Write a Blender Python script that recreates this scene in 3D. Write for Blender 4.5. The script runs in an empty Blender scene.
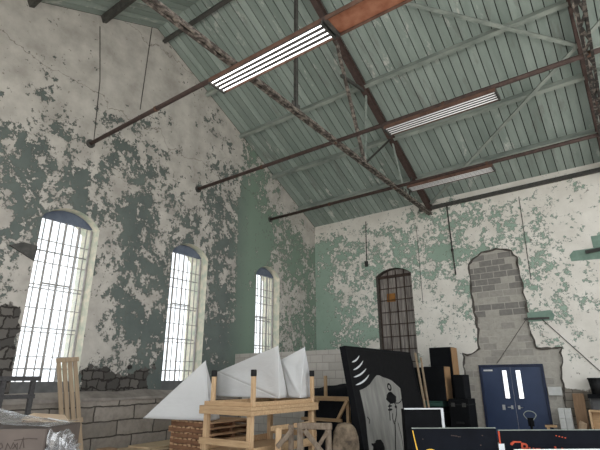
import bpy, bmesh, math, random
from mathutils import Vector, Matrix, noise as mnoise
from mathutils.geometry import tessellate_polygon
random.seed(7)
S = bpy.context.scene
COL = S.collection
PI = math.pi

# ------------------------------------------------------------------ node helpers
def srgb(r, g, b):
    f = lambda c: (c/255/12.92) if c/255 <= 0.04045 else ((c/255+0.055)/1.055)**2.4
    return (f(r), f(g), f(b), 1)

class NT:
    def __init__(self, name, rough=0.8, metal=0.0, spec=0.3):
        self.m = bpy.data.materials.new(name); self.m.use_nodes = True
        self.t = self.m.node_tree; self.n = self.t.nodes; self.l = self.t.links
        self.bsdf = self.n['Principled BSDF']
        self.bsdf.inputs['Roughness'].default_value = rough
        self.bsdf.inputs['Metallic'].default_value = metal
        self.bsdf.inputs['Specular IOR Level'].default_value = spec
        self.pos = None
    def P(self, obj=False):
        if obj:
            return self.n.new('ShaderNodeTexCoord').outputs['Object']
        if self.pos is None:
            self.pos = self.n.new('ShaderNodeNewGeometry').outputs['Position']
        return self.pos
    def _set(self, sock, v):
        if hasattr(v, 'links') or isinstance(v, bpy.types.NodeSocket): self.l.new(v, sock)
        else: sock.default_value = v
    def math(self, op, a, b=0.0, c=0.0, clamp=False):
        n = self.n.new('ShaderNodeMath'); n.operation = op; n.use_clamp = clamp
        self._set(n.inputs[0], a); self._set(n.inputs[1], b); self._set(n.inputs[2], c)
        return n.outputs[0]
    def sep(self, v=None):
        n = self.n.new('ShaderNodeSeparateXYZ'); self.l.new(v or self.P(), n.inputs[0])
        return n.outputs[0], n.outputs[1], n.outputs[2]
    def comb(self, x, y, z):
        n = self.n.new('ShaderNodeCombineXYZ')
        for i, v in enumerate((x, y, z)): self._set(n.inputs[i], v)
        return n.outputs[0]
    def scale(self, v, s):
        n = self.n.new('ShaderNodeVectorMath'); n.operation = 'MULTIPLY'
        self.l.new(v, n.inputs[0]); n.inputs[1].default_value = s
        return n.outputs[0]
    def noise(self, v, scale, detail=6, rough=0.6, dist=0.0):
        n = self.n.new('ShaderNodeTexNoise'); self.l.new(v, n.inputs['Vector'])
        n.inputs['Scale'].default_value = scale; n.inputs['Detail'].default_value = detail
        n.inputs['Roughness'].default_value = rough; n.inputs['Distortion'].default_value = dist
        return n.outputs['Fac']
    def step(self, v, lo, hi):
        n = self.n.new('ShaderNodeMapRange'); n.clamp = True
        self._set(n.inputs['Value'], v); n.inputs['From Min'].default_value = lo; n.inputs['From Max'].default_value = hi
        return n.outputs[0]
    def mix(self, f, a, b):
        n = self.n.new('ShaderNodeMix'); n.data_type = 'RGBA'
        self._set(n.inputs[0], f); self._set(n.inputs[6], a); self._set(n.inputs[7], b)
        return n.outputs[2]
    def brick(self, v, w, h, mortar, c1, c2, cm, off=0.5, bias=0.0):
        n = self.n.new('ShaderNodeTexBrick'); self.l.new(v, n.inputs['Vector'])
        n.offset = off; n.inputs['Scale'].default_value = 1
        n.inputs['Brick Width'].default_value = w; n.inputs['Row Height'].default_value = h
        n.inputs['Mortar Size'].default_value = mortar; n.inputs['Mortar Smooth'].default_value = 0.3
        n.inputs['Bias'].default_value = bias
        self._set(n.inputs['Color1'], c1); self._set(n.inputs['Color2'], c2); self._set(n.inputs['Mortar'], cm)
        return n.outputs['Color'], n.outputs['Fac']
    def bump(self, h, strength=0.4, dist=0.02):
        n = self.n.new('ShaderNodeBump'); n.inputs['Strength'].default_value = strength
        n.inputs['Distance'].default_value = dist; self.l.new(h, n.inputs['Height'])
        self.l.new(n.outputs[0], self.bsdf.inputs['Normal'])
    def color(self, c): self._set(self.bsdf.inputs['Base Color'], c); return self.m

def mottled(name, c1, c2, scale=6, rough=0.75, metal=0.0, spec=0.3, detail=5, stretch=(1,1,1), bump=0.0, lo=0.35, hi=0.65, obj=True):
    t = NT(name, rough, metal, spec)
    v = t.scale(t.P(obj), stretch)
    n = t.noise(v, scale, detail, 0.6)
    if bump: t.bump(n, bump, 0.01)
    return t.color(t.mix(t.step(n, lo, hi), c1, c2))

# ------------------------------------------------------------------ materials
def peel_wall(name, white, white2, green, green2, left):
    t = NT(name, 0.85, 0, 0.25)
    x, y, z = t.sep()
    n0 = t.noise(t.P(), 0.28, 3, 0.5)
    n1 = t.noise(t.P(), 1.15 if left else 1.35, 12, 0.7, 0.3)
    n2 = t.noise(t.P(), 3.3, 8, 0.7, 0.2)
    n3 = t.noise(t.P(), 9.0, 7, 0.75, 0.3)
    v = t.math('ADD', t.math('ADD', t.math('MULTIPLY', n1, 0.35 if left else 0.31), t.math('MULTIPLY', n2, 0.36)), t.math('MULTIPLY', n3, 0.29 if left else 0.33))
    v = t.math('ADD', v, t.math('MULTIPLY', t.math('SUBTRACT', n0, 0.5), 0.22))
    if left:
        up = t.math('MULTIPLY', t.step(z, 6.4, 10.0), 0.085)
        lft = t.math('MULTIPLY', t.step(y, 8.0, 3.0), 0.02)
        band = t.math('MULTIPLY', t.math('MULTIPLY', t.step(y, 10.35, 10.5), t.step(y, 12.6, 11.6)), -0.08)
        dens = t.math('MULTIPLY', t.math('MULTIPLY', t.step(y, 6.0, 8.0), t.step(y, 10.5, 10.4)), 0.0)
        low = t.math('MULTIPLY', t.step(z, 8.2, 6.0), -0.022)
        b = t.math('ADD', t.math('ADD', up, lft), t.math('ADD', t.math('ADD', band, dens), low))
    else:
        b = t.math('ADD', t.math('MULTIPLY', t.step(x, 5.0, 10.0), 0.05), t.math('MULTIPLY', t.step(z, 3.6, 2.0), 0.06))
        b = t.math('ADD', b, t.math('MULTIPLY', t.step(x, 2.4, 0.3), -0.05))
        b = t.math('ADD', b, t.math('MULTIPLY', t.step(z, 7.2, 7.7), 0.05))
    v = t.math('ADD', v, b)
    mask = t.step(v, 0.497, 0.505)                       # 1 = old white coat, 0 = green paint left
    wcol = t.mix(t.step(t.noise(t.P(), 1.6, 6, 0.6), 0.35, 0.68), white, white2)
    gcol = t.mix(t.step(t.noise(t.P(), 1.1, 5, 0.6), 0.35, 0.65), green, green2)
    if left:
        mint = t.math('MULTIPLY', t.step(y, 10.0, 11.0), 0.75)
        gcol = t.mix(mint, gcol, srgb(124,143,126))
    c = t.mix(mask, gcol, wcol)
    # bare brown spots of plaster inside the patches
    sp = t.step(t.noise(t.scale(t.P(), (1.3, 1.3, 1.3)), 5.5, 5, 0.65), 0.655, 0.68)
    c = t.mix(t.math('MULTIPLY', sp, 0.65), c, srgb(104,96,86))
    # curled rims of the flaking coat
    rim = t.math('MULTIPLY', t.step(v, 0.478, 0.494), t.step(v, 0.508, 0.498))
    c = t.mix(t.math('MULTIPLY', rim, 0.7), c, srgb(80,78,72))
    # cracks
    if left:
        w = t.math('ADD', z, t.math('MULTIPLY', t.noise(t.P(), 0.9, 5, 0.6), 1.6))
        w = t.math('ADD', w, t.math('MULTIPLY', y, 0.12))
        cr = t.math('ABSOLUTE', t.math('SUBTRACT', t.math('FRACT', t.math('DIVIDE', w, 2.9)), 0.5))
        cr = t.math('MULTIPLY', t.step(cr, 0.006, 0.003), t.step(z, 7.0, 8.0))
        c = t.mix(t.math('MULTIPLY', cr, 0.6), c, srgb(92,84,76))
        # plaster fallen off, dark rubble stone showing
        e = t.math('MULTIPLY', t.math('SUBTRACT', t.noise(t.P(), 1.7, 6, 0.6), 0.5), 1.5)
        d1 = t.math('SUBTRACT', 0.92, t.math('ABSOLUTE', t.math('SUBTRACT', y, 6.5)))
        h1 = t.math('SUBTRACT', 2.02, z)
        m1 = t.step(t.math('ADD', t.math('MINIMUM', d1, h1), e), -0.01, 0.01)
        d2 = t.math('SUBTRACT', 4.22, y); h2 = t.math('SUBTRACT', 3.2, z)
        m2 = t.step(t.math('ADD', t.math('MINIMUM', d2, h2), t.math('MULTIPLY', e, 0.5)), -0.01, 0.01)
        m = t.math('MAXIMUM', m1, m2)
        bc, bf = t.brick(t.comb(t.math('ADD', y, t.math('MULTIPLY', e, 0.3)), t.math('ADD', z, t.math('MULTIPLY', e, 0.3)), 0), 0.27, 0.2, 0.02, srgb(72,69,66), srgb(104,99,94), srgb(50,46,43))
        c = t.mix(m, c, bc)
        hgt = t.math('SUBTRACT', t.math('MULTIPLY', mask, 0.25), t.math('MULTIPLY', m, t.math('ADD', bf, 1.0)))
        t.bump(hgt, 0.6, 0.03)
    else:
        # brown grime at the bottom right, dark strip under the eaves pipe
        e = t.math('MULTIPLY', t.math('SUBTRACT', t.noise(t.P(), 1.7, 6, 0.6), 0.5), 0.6)
        m = t.step(t.math('ADD', t.math('SUBTRACT', 1.52, z), e), -0.02, 0.02)
        m = t.math('MULTIPLY', m, t.step(x, 7.0, 7.05))
        bc, bf = t.brick(t.comb(x, z, 0), 0.4, 0.2, 0.012, srgb(120,112,102), srgb(138,130,120), srgb(96,90,82))
        c = t.mix(m, c, bc)
        t.bump(t.math('SUBTRACT', t.math('MULTIPLY', mask, 0.25), t.math('MULTIPLY', m, 1.0)), 0.5, 0.02)
    return t.color(c)

M = {}
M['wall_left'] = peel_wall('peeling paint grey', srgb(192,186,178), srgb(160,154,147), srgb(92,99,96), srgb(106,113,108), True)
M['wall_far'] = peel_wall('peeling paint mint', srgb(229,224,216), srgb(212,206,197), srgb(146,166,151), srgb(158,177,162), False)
M['jamb'] = mottled('flaking jamb plaster', srgb(178,186,170), srgb(222,212,194), 5, 0.9, obj=False)

def roof_mat():
    t = NT('painted roof boards', 0.7, 0, 0.3)
    x, y, z = t.sep()
    k = t.math('FLOOR', t.math('DIVIDE', x, 0.24))
    wn = t.n.new('ShaderNodeTexWhiteNoise'); wn.noise_dimensions = '1D'; t.l.new(k, wn.inputs['W'])
    n = t.noise(t.comb(t.math('ADD', t.math('MULTIPLY', x, 3), t.math('MULTIPLY', k, 3.7)), t.math('MULTIPLY', y, 0.8), 0), 1.0, 8, 0.65)
    c = t.mix(t.step(n, 0.35, 0.7), srgb(142,154,147), srgb(170,180,173))
    c = t.mix(t.math('MULTIPLY', wn.outputs[0], 0.7), c, srgb(118,130,123))
    st = t.step(t.noise(t.scale(t.P(), (2.2, 0.8, 1)), 1.5, 9, 0.74), 0.57, 0.63)
    st = t.math('MULTIPLY', st, t.step(t.noise(t.P(), 0.3, 2, 0.5), 0.45, 0.58))
    c = t.mix(t.math('MULTIPLY', st, 0.6), c, srgb(226,222,216))
    dk = t.step(t.noise(t.scale(t.P(), (3, 0.6, 1)), 1.1, 8, 0.72), 0.55, 0.7)
    c = t.mix(t.math('MULTIPLY', dk, 0.5), c, srgb(112,106,102))
    return t.color(c)
M['roof'] = roof_mat()
M['roof_dark'] = mottled('dark board backing', srgb(40,44,42), srgb(52,56,52), 2)
M['steel_brown'] = mottled('brown painted steel', srgb(66,54,51), srgb(86,69,64), 9, 0.65, 0, 0.3, obj=False)
M['steel_grey'] = mottled('grey green painted steel', srgb(120,128,122), srgb(160,166,158), 3, 0.6, 0, 0.35, stretch=(0.4,1,1), obj=False)
M['steel_dark'] = mottled('dark painted steel', srgb(58,58,56), srgb(80,78,74), 8, 0.6, 0, 0.3, obj=False)
M['flaky'] = mottled('flaking rusty steel', srgb(72,65,61), srgb(142,132,123), 9, 0.8, detail=8, lo=0.45, hi=0.62, obj=False)
M['flaky_dark'] = mottled('dark flaking steel', srgb(52,48,46), srgb(112,104,97), 9, 0.8, detail=8, lo=0.5, hi=0.62, obj=False)
M['rust'] = mottled('rusty brown sheet', srgb(84,62,52), srgb(108,82,70), 5, 0.8, obj=False)
M['rust_plate'] = mottled('orange rusted tray', srgb(140,88,66), srgb(168,116,92), 5, 0.8, obj=False)
M['black_pipe'] = mottled('black conduit', srgb(46,44,42), srgb(60,58,55), 9, 0.6, obj=False)

def stone_mat():
    t = NT('stone block base', 0.9, 0, 0.2)
    x, y, z = t.sep()
    wob = t.math('MULTIPLY', t.math('SUBTRACT', t.noise(t.P(), 2.2, 4, 0.6), 0.5), 0.1)
    bc, bf = t.brick(t.comb(t.math('ADD', y, wob), t.math('ADD', z, wob), 0), 0.98, 0.31, 0.016, srgb(136,128,119), srgb(156,147,138), srgb(76,71,66), 0.41)
    n = t.noise(t.P(), 7, 8, 0.7)
    c = t.mix(t.math('MULTIPLY', t.step(n, 0.42, 0.7), 0.5), bc, srgb(98,93,88))
    t.bump(t.math('SUBTRACT', t.math('MULTIPLY', n, 0.4), bf), 0.7, 0.03)
    return t.color(c)
M['stone'] = stone_mat()
M['ledge'] = mottled('worn mortar ledge', srgb(150,142,134), srgb(126,118,112), 3, 0.9, bump=0.3, obj=False)

def block_mat(name, a, b, mo, ax, w=0.4, h=0.2, vary=0.4, dk=srgb(108,104,99)):
    t = NT(name, 0.9, 0, 0.2)
    x, y, z = t.sep()
    bc, bf = t.brick(t.comb(x if ax == 'x' else y, z, 0), w, h, 0.01, a, b, mo)
    n = t.noise(t.P(), 0.9, 3, 0.5); n2 = t.noise(t.P(), 9, 6, 0.7)
    c = t.mix(t.math('MULTIPLY', t.step(n, 0.5, 0.58), vary), bc, dk)
    c = t.mix(t.math('MULTIPLY', t.step(n2, 0.45, 0.75), 0.35), c, mo)
    t.bump(t.math('SUBTRACT', t.math('MULTIPLY', n2, 0.3), bf), 0.5, 0.015)
    return t.color(c)
M['partition'] = block_mat('pale concrete block', srgb(178,172,164), srgb(194,188,180), srgb(158,152,145), 'x', vary=0.15, dk=srgb(160,152,144))
M['block_light'] = mottled('grey block', srgb(164,159,151), srgb(178,173,164), 12, 0.95, bump=0.3, obj=False)
M['block_mid'] = mottled('mid grey block', srgb(150,146,139), srgb(162,157,150), 12, 0.95, bump=0.3, obj=False)
M['block_dark'] = mottled('dark grey block', srgb(122,119,115), srgb(136,132,127), 12, 0.95, bump=0.3, obj=False)
M['mortar'] = mottled('mortar', srgb(186,181,172), srgb(164,159,151), 5, 0.95, obj=False)
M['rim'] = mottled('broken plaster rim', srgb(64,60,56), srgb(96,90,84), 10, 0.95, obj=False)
M['floor'] = mottled('dusty concrete floor', srgb(168,162,154), srgb(146,140,132), 1.5, 0.9, obj=False)
M['ground'] = mottled('pale yard', srgb(206,204,198), srgb(194,192,186), 0.3, 0.95, obj=False)

def wood(name, a, b, rough=0.7, stretch=(1.5, 12, 12), bump=0.15):
    return mottled(name, a, b, 2.2, rough, 0, 0.25, 7, stretch, bump, 0.3, 0.7)
M['pine'] = wood('pine lumber', srgb(196,166,130), srgb(168,136,102))
M['pine_v'] = wood('pine post', srgb(206,176,140), srgb(178,146,112), stretch=(12,12,1.5))
M['pallet'] = wood('weathered pallet wood', srgb(206,170,134), srgb(166,128,98), stretch=(5,1.5,8))
M['pallet2'] = wood('dark pallet bearer', srgb(140,102,76), srgb(98,70,52))
M['slat'] = wood('pale slat wood', srgb(170,150,126), srgb(146,126,104), stretch=(12,12,1.2))
M['rustic'] = wood('weathered grey timber', srgb(146,131,115), srgb(98,84,72), 0.9, (9,9,3), 0.4)
M['bark'] = mottled('crumbling bark slab', srgb(128,112,94), srgb(72,62,52), 7, 0.95, detail=9, bump=0.9)
M['dark_timber'] = wood('dark grey timber', srgb(80,78,78), srgb(58,57,58), 0.8)
M['ply'] = wood('plywood sheet', srgb(204,184,154), srgb(184,160,130), stretch=(2,10,6))
M['tan_wood'] = wood('tan plywood edge', srgb(168,134,98), srgb(140,108,76), stretch=(8,8,1.5))
M['brown_wood'] = wood('brown board', srgb(150,122,96), srgb(126,100,78), stretch=(8,8,1.5))
M['black'] = mottled('matt black paint', srgb(9,10,12), srgb(17,18,21), 3, 0.7, spec=0.12)
M['black_sat'] = mottled('scuffed black board', srgb(10,12,18), srgb(17,20,28), 2.5, 0.65, spec=0.1)
M['rubber'] = mottled('black rubber', srgb(14,14,15), srgb(24,24,25), 20, 0.7)
M['black_cloth'] = mottled('black cloth', srgb(10,11,16), srgb(20,22,30), 6, 0.9)
M['canvas'] = mottled('grey painted canvas', srgb(134,132,127), srgb(110,109,105), 2.5, 0.85, stretch=(1,3,0.6))
M['stripe'] = mottled('white scenic paint', srgb(206,208,210), srgb(186,188,190), 5)
M['paint_black'] = mottled('black scenic paint', srgb(10,10,12), srgb(18,18,20), 8, spec=0.12)
M['white_edge'] = mottled('white trim', srgb(228,230,232), srgb(214,216,218), 5, 0.5)
M['orange'] = mottled('orange lettering', srgb(190,78,50), srgb(172,68,44), 20, 0.6)
M['yellow'] = mottled('yellow paint', srgb(236,190,70), srgb(220,170,60), 8, 0.6)
M['card'] = mottled('grey brown cardboard', srgb(100,90,84), srgb(90,81,76), 3, 0.85)
M['card_brown'] = mottled('brown cardboard', srgb(168,140,114), srgb(148,120,96), 3, 0.85)
M['card_in'] = mottled('pale cardboard flap', srgb(206,182,156), srgb(188,162,136), 3, 0.85)
M['ink'] = mottled('faded marker ink', srgb(62,53,50), srgb(74,64,60), 20, 0.8)
M['green_tub'] = mottled('dark green plastic', srgb(48,78,70), srgb(58,92,82), 4, 0.5)
M['navy'] = mottled('navy door paint', srgb(43,57,86), srgb(50,65,96), 1.2, 0.45, spec=0.4, obj=False)
M['navy_dark'] = mottled('navy frame paint', srgb(30,38,60), srgb(36,45,70), 2, 0.5, obj=False)
M['chrome'] = mottled('bright metal', srgb(216,216,214), srgb(190,190,188), 10, 0.3, 0.8)
M['white_card'] = mottled('white painted block', srgb(208,208,206), srgb(190,190,187), 4, 0.8)
M['tympanum'] = mottled('dark blue panel', srgb(84,92,108), srgb(104,112,126), 3, 0.7, obj=False)
M['iron'] = mottled('window iron', srgb(150,147,145), srgb(172,168,165), 8, 0.6, obj=False)
M['iron_old'] = mottled('rusty window iron', srgb(60,48,44), srgb(80,66,58), 8, 0.7, obj=False)
M['sash'] = mottled('grey sash board', srgb(96,96,97), srgb(114,114,115), 4, 0.7, obj=False)
M['ext_brick'] = block_mat('outer brick', srgb(206,190,180), srgb(218,204,194), srgb(214,208,200), 'x', 0.22, 0.08, 0.1, srgb(196,180,170))
def boarded():
    t = NT('old boards behind bars', 0.85, 0, 0.2)
    x, y, z = t.sep()
    k = t.math('FLOOR', t.math('DIVIDE', x, 0.13))
    n = t.noise(t.comb(t.math('ADD', t.math('MULTIPLY', x, 9), k), t.math('MULTIPLY', z, 1.0), 0), 1.3, 7, 0.65)
    c = t.mix(t.step(n, 0.32, 0.7), srgb(108,101,97), srgb(176,168,161))
    g = t.step(t.math('ABSOLUTE', t.math('SUBTRACT', t.math('FRACT', t.math('DIVIDE', x, 0.13)), 0.5)), 0.44, 0.48)
    return t.color(t.mix(g, c, srgb(60,54,52)))
M['boarded'] = boarded()
M['paper'] = mottled('white paper', srgb(222,222,222), srgb(210,210,210), 3, 0.8)
M['mint_steel'] = mottled('mint painted steel', srgb(128,152,138), srgb(112,134,122), 5, 0.7)
M['tag_orange'] = mottled('rusty orange plate', srgb(150,104,54), srgb(128,86,46), 6, 0.8, obj=False)

def glass(name, gloss, tint=(0.96, 0.97, 0.98, 1), rough=0.02):
    m = bpy.data.materials.new(name); m.use_nodes = True
    t = m.node_tree; t.nodes.remove(t.nodes['Principled BSDF'])
    tr = t.nodes.new('ShaderNodeBsdfTransparent'); tr.inputs[0].default_value = tint
    gl = t.nodes.new('ShaderNodeBsdfGlossy'); gl.inputs['Roughness'].default_value = rough
    mx = t.nodes.new('ShaderNodeMixShader'); mx.inputs[0].default_value = gloss
    t.links.new(tr.outputs[0], mx.inputs[1]); t.links.new(gl.outputs[0], mx.inputs[2])
    t.links.new(mx.outputs[0], t.nodes['Material Output'].inputs[0])
    return m
M['glass'] = glass('window glass', 0.06)

def film():
    m = glass('clear plastic film', 0.3, (0.92, 0.92, 0.93, 1), 0.2); t = m.node_tree
    d = t.nodes.new('ShaderNodeBsdfTranslucent'); d.inputs[0].default_value = (0.75, 0.75, 0.76, 1)
    d2 = t.nodes.new('ShaderNodeBsdfDiffuse'); d2.inputs[0].default_value = (0.85, 0.85, 0.86, 1)
    a = t.nodes.new('ShaderNodeMixShader'); b = t.nodes.new('ShaderNodeMixShader'); b.inputs[0].default_value = 0.14
    old = t.nodes['Material Output'].inputs[0].links[0].from_socket
    t.links.new(d.outputs[0], a.inputs[1]); t.links.new(d2.outputs[0], a.inputs[2])
    t.links.new(old, b.inputs[1]); t.links.new(a.outputs[0], b.inputs[2]); t.links.new(b.outputs[0], t.nodes['Material Output'].inputs[0])
    return m
M['film'] = film()
def fabric():
    t = NT('white tent canvas', 0.8, 0, 0.2)
    n = t.noise(t.P(True), 3, 5, 0.5)
    c = t.color(t.mix(n, srgb(226,225,224), srgb(233,232,231)))
    t.bump(t.noise(t.scale(t.P(True), (1, 1, 2.2)), 2.4, 3, 0.5, 0.6), 0.35, 0.05)
    tl = t.n.new('ShaderNodeBsdfTranslucent'); tl.inputs[0].default_value = srgb(226,226,228)
    mx = t.n.new('ShaderNodeMixShader'); mx.inputs[0].default_value = 0.25
    t.l.new(t.bsdf.outputs[0], mx.inputs[1]); t.l.new(tl.outputs[0], mx.inputs[2])
    t.l.new(mx.outputs[0], t.n['Material Output'].inputs[0])
    return c
M['tent'] = fabric()

def emit(name, s, c=(1, 0.98, 0.95, 1)):
    t = NT(name, 0.4)
    t.bsdf.inputs['Base Color'].default_value = (0.6, 0.59, 0.58, 1)
    t.bsdf.inputs['Emission Color'].default_value = c
    t.bsdf.inputs['Emission Strength'].default_value = s
    return t.m
M['tube_bright'] = emit('lit tube', 3.0)
M['tube_mid'] = emit('dim lit tube', 0.25)
M['tube_low'] = emit('faint lit tube', 0.1)
M['reflector'] = mottled('grey reflector', srgb(38,36,34), srgb(48,46,44), 5, 0.8, obj=False)
M['daylit'] = glass('door lite glass', 0.10, (0.95, 0.96, 0.98, 1))

# ------------------------------------------------------------------ mesh helpers
class MB:
    def __init__(self): self.v = []; self.f = []; self.mi = []
    def add(self, vs, fs, mi=0):
        o = len(self.v); self.v += [tuple(p) for p in vs]
        for f in fs: self.f.append([i+o for i in f]); self.mi.append(mi)
    def box(self, a, b, mi=0, mat=None):
        (x0, y0, z0), (x1, y1, z1) = a, b
        vs = [Vector(p) for p in ((x0,y0,z0),(x1,y0,z0),(x1,y1,z0),(x0,y1,z0),(x0,y0,z1),(x1,y0,z1),(x1,y1,z1),(x0,y1,z1))]
        if mat: vs = [mat @ p for p in vs]
        self.add(vs, [(0,3,2,1),(4,5,6,7),(0,1,5,4),(1,2,6,5),(2,3,7,6),(3,0,4,7)], mi)
        return self
    def bar(self, p, q, w, h, up=(0,0,1), mi=0):
        p, q = Vector(p), Vector(q); d = q-p; L = d.length; d.normalize()
        u = Vector(up)
        if abs(d.dot(u)) > 0.98: u = Vector((0,1,0)) if abs(d.y) < 0.9 else Vector((1,0,0))
        s = d.cross(u).normalized(); u = s.cross(d).normalized()
        vs = []
        for e in (p, q):
            for a, b in ((-1,-1),(1,-1),(1,1),(-1,1)): vs.append(e + s*a*w/2 + u*b*h/2)
        self.add(vs, [(0,1,2,3)[::-1],(4,5,6,7),(0,1,5,4),(1,2,6,5),(2,3,7,6),(3,0,4,7)], mi)
        return self
    def tube(self, pts, r, n=10, mi=0, cap=True):
        pts = [Vector(p) for p in pts]; o = len(self.v); prev = None
        rr = r if isinstance(r, (list, tuple)) else [r]*len(pts)
        for i, p in enumerate(pts):
            d = (pts[min(i+1, len(pts)-1)] - pts[max(i-1, 0)]).normalized()
            ref = prev or (Vector((0,0,1)) if abs(d.z) < 0.9 else Vector((1,0,0)))
            s = d.cross(ref).normalized(); u = s.cross(d).normalized(); prev = u
            for k in range(n):
                a = 2*PI*k/n; self.v.append(tuple(p + (s*math.cos(a) + u*math.sin(a))*rr[i]))
        for i in range(len(pts)-1):
            for k in range(n):
                self.f.append([o+i*n+k, o+i*n+(k+1)%n, o+(i+1)*n+(k+1)%n, o+(i+1)*n+k]); self.mi.append(mi)
        if cap:
            self.f.append([o+k for k in range(n)][::-1]); self.mi.append(mi)
            self.f.append([o+(len(pts)-1)*n+k for k in range(n)]); self.mi.append(mi)
        return self
    def prism(self, loop, f, mi=0):
        """loop: 2D outline; f(u, v, w) -> 3D, w in 0..1 over the thickness"""
        n = len(loop); o = len(self.v)
        self.v += [tuple(f(u, v, 0)) for u, v in loop] + [tuple(f(u, v, 1)) for u, v in loop]
        for t in tessellate_polygon([[Vector((u, v, 0)) for u, v in loop]]):
            self.f.append([o+i for i in t]); self.mi.append(mi)
            self.f.append([o+n+i for i in reversed(t)]); self.mi.append(mi)
        for i in range(n):
            j = (i+1) % n; self.f.append([o+i, o+j, o+n+j, o+n+i]); self.mi.append(mi)
        return self
    def build(self, name, mats, parent=None, bevel=0.0, smooth=False, origin=None):
        me = bpy.data.meshes.new(name)
        off = Vector(origin) if origin is not None else Vector((0,0,0))
        me.from_pydata([tuple(Vector(p)-off) for p in self.v], [], self.f)
        if not isinstance(mats, (list, tuple)): mats = [mats]
        for m in mats: me.materials.append(m)
        bm = bmesh.new(); bm.from_mesh(me)
        for fc, i in zip(bm.faces, self.mi): fc.material_index = i
        bmesh.ops.recalc_face_normals(bm, faces=bm.faces); bm.to_mesh(me); bm.free()
        if smooth:
            for p in me.polygons: p.use_smooth = True
        o = bpy.data.objects.new(name, me); COL.objects.link(o); o.location = off
        if parent: o.parent = parent
        if bevel:
            b = o.modifiers.new('bevel', 'BEVEL'); b.width = bevel; b.segments = 1; b.limit_method = 'ANGLE'
        return o

def tag(o, label, cat, group=None):
    o['label'] = label; o['category'] = cat
    if group: o['group'] = group
    return o
def thing(name, label, cat, loc=(0,0,0), rotz=0.0, group=None):
    o = bpy.data.objects.new(name, None); COL.objects.link(o); o.empty_display_size = 0.2
    o.location = loc; o.rotation_euler = (0, 0, rotz)
    return tag(o, label, cat, group)
def struct(o): o['kind'] = 'structure'; return o
def dup(root, loc, label, rotz=None):
    r = root.copy(); COL.objects.link(r); r.location = loc; r['label'] = label
    if rotz is not None: r.rotation_euler = (0, 0, rotz)
    for ch in root.children:
        c = ch.copy(); COL.objects.link(c); c.parent = r
        for g in ch.children:
            d = g.copy(); COL.objects.link(d); d.parent = c
    return r

# ------------------------------------------------------------------ setting
XE, YN, YF = 16.0, -2.0, 15.0
EAVE, SL, RY = 7.85, 0.49, 6.5
RIDGE = EAVE + SL*(YF-RY)
def roof_z(y): return RIDGE - SL*abs(y-RY)

def wall_slab(name, outer, holes, f, mat, jamb=None):
    mb = MB(); loops = [outer] + holes
    flat = [p for lp in loops for p in lp]; n = len(flat)
    mb.v = [tuple(f(u, v, 0)) for u, v in flat] + [tuple(f(u, v, 1)) for u, v in flat]
    for t in tessellate_polygon([[Vector((u, v, 0)) for u, v in lp] for lp in loops]):
        mb.f.append(list(t)); mb.mi.append(0); mb.f.append([n+i for i in reversed(t)]); mb.mi.append(0)
    o = 0
    for li, lp in enumerate(loops):
        m = len(lp)
        for i in range(m):
            j = (i+1) % m
            mb.f.append([o+i, o+j, n+o+j, n+o+i]); mb.mi.append(1 if li else 0)
        o += m
    return struct(mb.build(name, [mat, jamb or mat]))

def arch(y0, y1, zb, zs, rise, n=14):
    c = (y0+y1)/2; hw = (y1-y0)/2; R = (hw*hw + rise*rise)/(2*rise); zc = zs+rise-R
    a0 = math.asin(hw/R)
    top = [(c + R*math.sin(a0-2*a0*i/n), zc + R*math.cos(a0-2*a0*i/n)) for i in range(n+1)]
    return [(y0, zb), (y1, zb)] + top

WIN = [(4.24, 5.59), (7.82, 9.15), (11.36, 12.66)]
ZB, ZS, RISE = 1.52, 5.24, 0.33
WT = 0.8
holes = [arch(a, b, ZB, ZS, RISE) for a, b in WIN]
gable = [(YN, 0), (YF, 0), (YF, EAVE), (RY, RIDGE), (YN, EAVE)]
wall_slab('wall_left', gable, holes, lambda u, v, w: (-WT*w, u, v), M['wall_left'], M['jamb'])

for i, (a, b) in enumerate(WIN):
    root = bpy.data.objects.new('window_%d' % (i+1), None); COL.objects.link(root); root.location = (-0.3, (a+b)/2, ZB); struct(root)
    par = lambda o: (setattr(o, 'parent', root), setattr(o, 'location', o.location - root.location))
    X = -0.30
    fr = MB().box((X-0.03, a, ZB), (X+0.03, b, ZB+0.24))
    par(fr.build('bottom_rail', M['sash']))
    tp = MB().prism([(u, v) for u, v in arch(a, b, ZS+0.05, ZS+0.05, RISE-0.05)], lambda u, v, w: (X-0.05+0.1*w, u, v))
    par(tp.build('head_panel', M['tympanum']))
    fr = MB()
    for y in (a+0.02, b-0.02): fr.bar((X, y, ZB+0.24), (X, y, ZS+0.05), 0.04, 0.05)
    par(fr.build('window_frame', M['iron']))
    mu = MB(); W = b-a
    for k in (0.26, 0.5, 0.74): mu.bar((X, a+W*k, ZB+0.24), (X, a+W*k, ZS+0.05), 0.022, 0.03)
    H0, H1 = ZB+0.24, ZS+0.05
    for k in range(1, 7):
        z = H0+(H1-H0)*k/7; mu.bar((X, a, z), (X, b, z), 0.03, 0.018)
    z = H0+(H1-H0)*0.57; mu.bar((X, a+W*.26, z+.05), (X, b-W*.26, z+.05), 0.03, 0.035)
    par(mu.build('muntin_grid', M['iron']))
    gl = MB().box((X-0.006, a+0.02, H0), (X+0.002, b-0.02, H1)); par(gl.build('pane', M['glass']))
    br = MB()
    for k in range(8):
        y = a + W*(k+0.5)/8; br.tube([(-0.42, y, ZB-0.02), (-0.42, y, ZS+0.2)], 0.016, 6)
    for z in (ZB+0.5, ZB+1.35, ZB+2.2, ZB+3.05): br.bar((-0.42, a-0.02, z), (-0.42, b+0.02, z), 0.012, 0.03)
    par(br.build('security_bars', M['iron']))

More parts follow.
